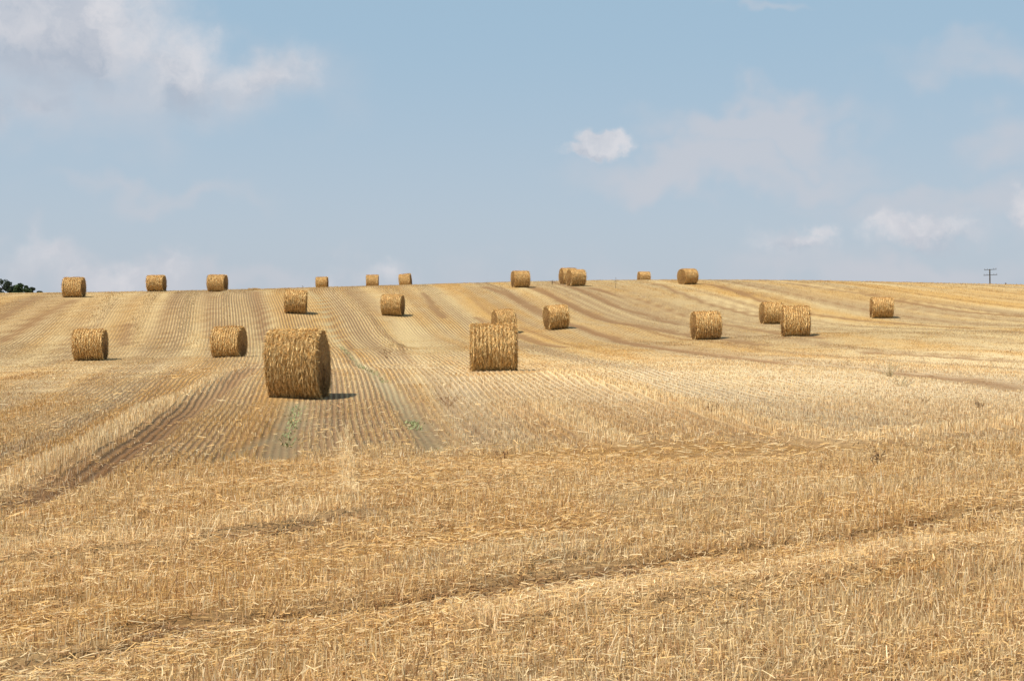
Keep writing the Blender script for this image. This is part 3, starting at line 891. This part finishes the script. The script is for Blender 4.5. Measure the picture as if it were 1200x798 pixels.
def simple_mat(name, c0, c1, scale=(1, 1, 1), ns=6, rough=0.8, bm_=0.0):
    m, g = new_mat(name)
    oc = g.n.new('ShaderNodeTexCoord').outputs['Object']
    nz = g.noise(g.vec('MULTIPLY', oc, scale), ns, 5, 0.65)
    return finish(m, g, principled(g, g.mix(g.smooth(nz, 0.3, 0.7), c0, c1), rough, bump(g, nz, 0.5, bm_) if bm_ else None))


M_wood = simple_mat('weathered_wood', (0.06, 0.05, 0.045), (0.13, 0.11, 0.09), (6, 6, 0.6), 4, 0.85, 0.01)
M_steel = simple_mat('dull_steel', (0.06, 0.06, 0.065), (0.12, 0.12, 0.125), ns=3, rough=0.55)
M_porc = simple_mat('porcelain', (0.10, 0.08, 0.07), (0.16, 0.13, 0.11), ns=3, rough=0.3)
PD = 300.0
pxx, pyy, ptop = px_world(1160.5, 315.5, PD)
pz = float(base_z(np.array([pxx]), np.array([pyy]))[0])
pole = bpy.data.objects.new('utility_pole', None); C.objects.link(pole)
pole.location = (pxx, pyy, pz); pole.rotation_euler = (0, math.radians(-1.0), math.radians(8))
tag(pole, 'dark wooden utility pole with two crossarms rising behind the crest', 'utility pole')
H = ptop - pz
b = MB(); b.tube((0, 0, -0.3), (0, 0, H), 0.16, 0.12, 12); b.build('pole', M_wood, pole)
for hh, half, rz in ((H - 0.12, 1.30, 0.08), (H - 1.20, 1.45, 0.06)):
    rot = Matrix.Rotation(-rz * 0.6, 3, 'Y')
    b = MB(); b.box((0, -0.26, hh), (2 * half, 0.11, 0.11), rot)
    arm = b.build('crossarm', M_steel, pole)
    for q in (-0.92, -0.5, 0.5, 0.92):
        b = MB(); zz = hh + 0.6 * rz * q * half + 0.07
        b.tube((q * half, -0.26, zz), (q * half, -0.26, zz + 0.10), 0.018, 0.018, 6)
        b.tube((q * half, -0.26, zz + 0.10), (q * half, -0.26, zz + 0.20), 0.06, 0.045, 8)
        b.build('insulator', M_porc, arm)
fx_, fy_, fz_ = px_world(1178, 332.0, 260)
gz = float(base_z(np.array([fx_]), np.array([fy_]))[0])
b = MB(); b.tube((0, 0, -0.2), (0.03, 0, fz_ - gz), 0.10, 0.09, 8); b.box((0.03, 0, fz_ - gz + 0.02), (0.24, 0.24, 0.05))
po = b.build('wooden_post', M_wood, None, (fx_, fy_, gz))
tag(po, 'short grey post just showing over the crest right of the utility pole', 'post')

# ------------------------------------------------------------------ trees beyond the left end of the crest
m, g = new_mat('leaves')
ti = g.attr('tint', 'Color')
p = principled(g, ti, 0.6, spec=0.3)
t = g.n.new('ShaderNodeBsdfTranslucent'); g.put(t.inputs[0], ti)
mx = g.n.new('ShaderNodeMixShader'); mx.inputs[0].default_value = 0.2
g.l.new(p, mx.inputs[1]); g.l.new(t.outputs[0], mx.inputs[2])
M_leaf = finish(m, g, mx.outputs[0])
M_bark = simple_mat('bark', (0.05, 0.04, 0.03), (0.12, 0.09, 0.07), (4, 4, 0.8), 3, 0.9, 0.03)


def crown_mesh(seed, h, rad, hue, n=5200):
    lr = np.random.default_rng(seed)
    nc = 34
    cz = lr.uniform(0.25, 0.98, nc); prof = np.sqrt(np.clip(1 - ((cz - 0.55) / 0.50) ** 2, 0.04, 1))
    a = lr.uniform(0, 2 * np.pi, nc); rr = np.sqrt(lr.random(nc)) * rad * prof
    cx, cy, czz = rr * np.cos(a), rr * np.sin(a), cz * h
    cr = lr.uniform(0.13, 0.26, nc) * rad * 1.3
    k = lr.integers(0, nc, n)
    dv = lr.normal(0, 1, (n, 3)); dv /= np.linalg.norm(dv, axis=1)[:, None]
    rr2 = cr[k] * lr.uniform(0.55, 1.08, n)
    p = np.c_[cx[k], cy[k], czz[k]] + dv * rr2[:, None] * [1, 1, 0.8]
    sz = lr.uniform(0.10, 0.26, n)
    u = lr.normal(0, 1, (n, 3)); u /= np.linalg.norm(u, axis=1)[:, None]
    w = np.cross(u, lr.normal(0, 1, (n, 3))); w /= np.linalg.norm(w, axis=1)[:, None] + 1e-9
    q = np.empty((n, 4, 3))
    for i, (su, sw) in enumerate(((-1, 0), (0, -0.6), (1, 0), (0, 0.6))):
        q[:, i] = p + u * (su * sz)[:, None] + w * (sw * sz)[:, None]
    clump = lr.uniform(0.7, 1.3, nc)
    col = np.array(hue) * (clump[k] * lr.uniform(0.7, 1.3, n))[:, None]
    return mesh_np('crown', q.reshape(-1, 3), np.arange(4 * n).reshape(-1, 4), 4, M_leaf, np.repeat(col, 4, axis=0))


TREES = [  # photo x, row of the top, distance, crown half width m, hue, label
    (-34, 327, 330, 4.8, (0.035, 0.055, 0.028), 'tall dark green tree beyond the crest, cut by the left edge of the photo'),
    (2, 329.5, 330, 3.4, (0.030, 0.045, 0.028), 'darkest and tallest tree of the clump beyond the crest on the left'),
    (15, 335.5, 338, 2.3, (0.042, 0.065, 0.030), 'rounded tree just right of the darkest tall tree of the clump'),
    (25.5, 333.6, 330, 2.0, (0.052, 0.080, 0.030), 'greenest tree with a pointed top in the middle of the clump'),
    (35.5, 337.0, 345, 1.9, (0.040, 0.055, 0.030), 'small dark tree right of the pointed greenest tree'),
    (44, 342.0, 352, 2.0, (0.034, 0.048, 0.030), 'lowest small dark tree at the right end of the clump'),
]
for i, (px, row, d, rad, hue, label) in enumerate(TREES):
    tx, ty, tz = px_world(px, row, d)
    gz = float(base_z(np.array([tx]), np.array([ty]))[0])
    h = (tz - gz) / 0.99
    t_ = bpy.data.objects.new('broadleaf_tree', None); C.objects.link(t_); t_.location = (tx, ty, gz)
    tag(t_, label, 'tree', 'trees beyond the left end of the crest')
    link('crown', crown_mesh(50 + i, h, rad, hue), t_)
    b = MB(); b.tube((0, 0, -0.3), (0.05, 0, h * 0.4), 0.26, 0.18, 9); b.tube((0.05, 0, h * 0.4), (0.1, 0.05, h * 0.85), 0.18, 0.05, 8)
    lr = random.Random(i)
    for k in range(7):
        a = lr.uniform(0, 6.28); hh = h * lr.uniform(0.3, 0.65)
        b.tube((0.06, 0, hh), (math.cos(a) * rad * 0.7, math.sin(a) * rad * 0.7, hh + h * 0.2), 0.09, 0.03, 6)
    b.build('trunk', M_bark, t_)

# ------------------------------------------------------------------ weeds standing in the stubble
M_weed = straw_mat('dry_weed', 0.15)


def weed(px, row, hgt, n, spread, col, label, seed, seedheads=True, thick=0.004, name='dried_weed', leafy=0, cat='dry weed'):
    lr = np.random.default_rng(seed)
    wx, wy = ray_ground(px, row)
    wz = float(ground_z(np.array([wx]), np.array([wy]))[0])
    V, Fc, Cc = [], [], []

    def quad(a, b, w0, w1, c):
        a, b = np.array(a), np.array(b); d = b - a
        s = np.cross(d, lr.normal(0, 1, 3)); s /= np.linalg.norm(s) + 1e-9
        s2 = np.cross(d, s); s2 /= np.linalg.norm(s2) + 1e-9
        for sv in (s, s2):
            k = len(V); V.extend([a - sv * w0, a + sv * w0, b + sv * w1, b - sv * w1]); Fc.append((k, k + 1, k + 2, k + 3)); Cc.extend([c] * 4)
    for i in range(n):
        a = lr.uniform(0, 6.28); rr = lr.uniform(0, spread * 0.08)
        p = np.array([math.cos(a) * rr, math.sin(a) * rr, -0.02]); hh = hgt * lr.uniform(0.5, 1.0)
        top = p + np.array([math.cos(a) * spread * lr.uniform(0, 1), math.sin(a) * spread * lr.uniform(0, 1), hh])
        mid = (p + top) / 2 + lr.normal(0, spread * 0.08, 3) * [1, 1, 0]
        c = np.array(col) * lr.uniform(0.7, 1.3)
        quad(p, mid, thick, thick * 0.8, c); quad(mid, top, thick * 0.8, thick * 0.4, c)
        for j in range(4 if seedheads else 1):
            q = mid + (top - mid) * lr.uniform(0.1, 1); e = q + lr.normal(0, hgt * 0.08, 3) + [0, 0, hgt * 0.08]
            quad(q, e, thick * 0.5, thick * 0.4, c)
            if seedheads:
                for _ in range(5):
                    e2 = q + (e - q) * lr.uniform(0.3, 1.1) + lr.normal(0, thick, 3); quad(e2, e2 + lr.normal(0, 1, 3) * thick * 1.2 + [0, 0, thick * 1.5], thick * 1.0, thick * 0.7, c * 0.9)
        for j in range(leafy):
            q = p + (mid - p) * lr.uniform(0, 1.2); quad(q, q + lr.normal(0, hgt * 0.3, 3) * [1, 1, 0.4], thick * 2, thick * 4, c)
    o = link(name, mesh_np(name, np.array(V), np.array(Fc), 4, M_weed, np.array(Cc)), None, (wx, wy, wz))
    tag(o, label, cat, 'weeds standing in the stubble')


RB, DK, PL, GRN = (0.34, 0.17, 0.07), (0.20, 0.13, 0.07), (0.66, 0.54, 0.34), (0.23, 0.24, 0.09)
weed(1030, 550, 0.27, 6, 0.10, (0.30, 0.19, 0.10), 'tall dark brown dried weed standing out of the stubble on the right', 1, thick=0.004)
weed(590, 538, 0.12, 8, 0.12, (0.42, 0.22, 0.10), 'low reddish brown dock weed in the middle of the stubble', 2, thick=0.003)
weed(453, 420, 0.42, 9, 0.30, RB, 'small reddish dried weed on the slope right of the wheel track', 3, thick=0.006)
weed(721.5, 338.5, 0.95, 2, 0.06, DK, 'thin dark upright weed stalk just below the crest, left of the tiny sunken bale', 4, thick=0.010)
weed(647, 334.5, 0.55, 3, 0.10, DK, 'short thin weed stalk on the crest left of the crest pair of bales', 5, thick=0.010)
weed(355.5, 341, 0.55, 1, 0.12, DK, 'thin weed stalk on the crest above the top of the wheel track', 6, thick=0.010)
weed(833, 488, 0.18, 7, 0.2, (0.30, 0.17, 0.08), 'low dark brown dried weed in the pale stubble right of centre', 7, thick=0.0035)
weed(1150, 480, 0.26, 10, 0.2, (0.36, 0.22, 0.11), 'bushy brown dried weed near the right edge above the tall dark weed', 8, thick=0.0035)
weed(1042, 440, 0.55, 22, 0.45, PL, 'pale feathery tuft of dry grass below the lone far right bale', 9, False, 0.008, 'grass_tuft', cat='grass tuft')
weed(1056, 452, 0.30, 14, 0.7, PL, 'flattened pale tuft of dry grass beside the feathery one', 10, False, 0.008, 'grass_tuft', cat='grass tuft')
weed(525, 476, 0.28, 16, 0.3, (0.32, 0.15, 0.06), 'rusty brown clump of dry weeds at the right edge of the close rows', 11, thick=0.003)
weed(1081, 474, 0.15, 7, 0.2, (0.38, 0.24, 0.12), 'faint brown weed left of the bushy brown one', 15, thick=0.0035)
# green weeds in the wheel tracks
def green(px0, row0, px1, row1, n, label, seed):
    lr = np.random.default_rng(seed)
    x0, y0 = ray_ground(px0, row0); x1, y1 = ray_ground(px1, row1)
    V, Cc = [], []
    for i in range(n):
        t = lr.random(); x = x0 + (x1 - x0) * t + lr.normal(0, 0.07); y = y0 + (y1 - y0) * t
        if vnoise(np.array([x * 1.5]), np.array([y * 0.7]), seed, 2)[0] < 0.42: continue
        z = float(ground_z(np.array([x]), np.array([y]))[0]); a = lr.uniform(0, 6.28); L = lr.uniform(0.03, 0.075); w = L * 0.22
        d = np.array([math.cos(a), math.sin(a), lr.uniform(0.3, 1.2)]) * L; s = np.array([-math.sin(a), math.cos(a), 0]) * w
        p = np.array([x, y, z]); V += [p, p + d * 0.5 + s, p + d, p + d * 0.5 - s]; Cc += [np.array(GRN) * lr.uniform(0.6, 1.5)] * 4
    o = link('weeds', mesh_np('weeds', np.array(V), np.arange(len(V)).reshape(-1, 4), 4, M_weed, np.array(Cc)))
    tag(o, label, 'green weeds', None, 'stuff')


green(349, 469, 335, 520, 260, 'small green weeds in front of the largest bale', 1)
green(480, 490, 506, 524, 380, 'small green weeds in the lower end of the wheel track', 2)
green(400, 405, 450, 447, 650, 'sparse green weeds along the middle of the wheel track', 3)

# low heap of straw on the skyline
hx, hy, hz = px_world(268, 341, 123)
hz = float(ground_z(np.array([hx]), np.array([hy]))[0])
lr = np.random.default_rng(4)
n = 900
a = lr.uniform(0, 6.28, n); rr = np.sqrt(lr.random(n)); X = np.cos(a) * rr * 0.75; Y = np.sin(a) * rr * 0.5; Z = 0.24 * (1 - rr ** 2) * lr.random(n) ** 0.4
vv, cc = blades(X, Y, Z, lr.uniform(0.1, 0.25, n), np.full(n, 0.03), lr.uniform(0, 3.1, n), lr.uniform(0.9, 1.5, n), lr.uniform(0, 6.28, n), np.tile(GOLD, (n, 1)) * lr.uniform(0.6, 1.2, n)[:, None])
o = link('straw_heap', mesh_np('straw_heap', vv, np.arange(len(vv)).reshape(-1, 4), 4, M_straw, cc), None, (hx + 1.6, hy + 3, hz))
tag(o, 'low loose heap of straw on the crest right of the three left skyline bales', 'straw heap')
print('stalk verts', len(v))
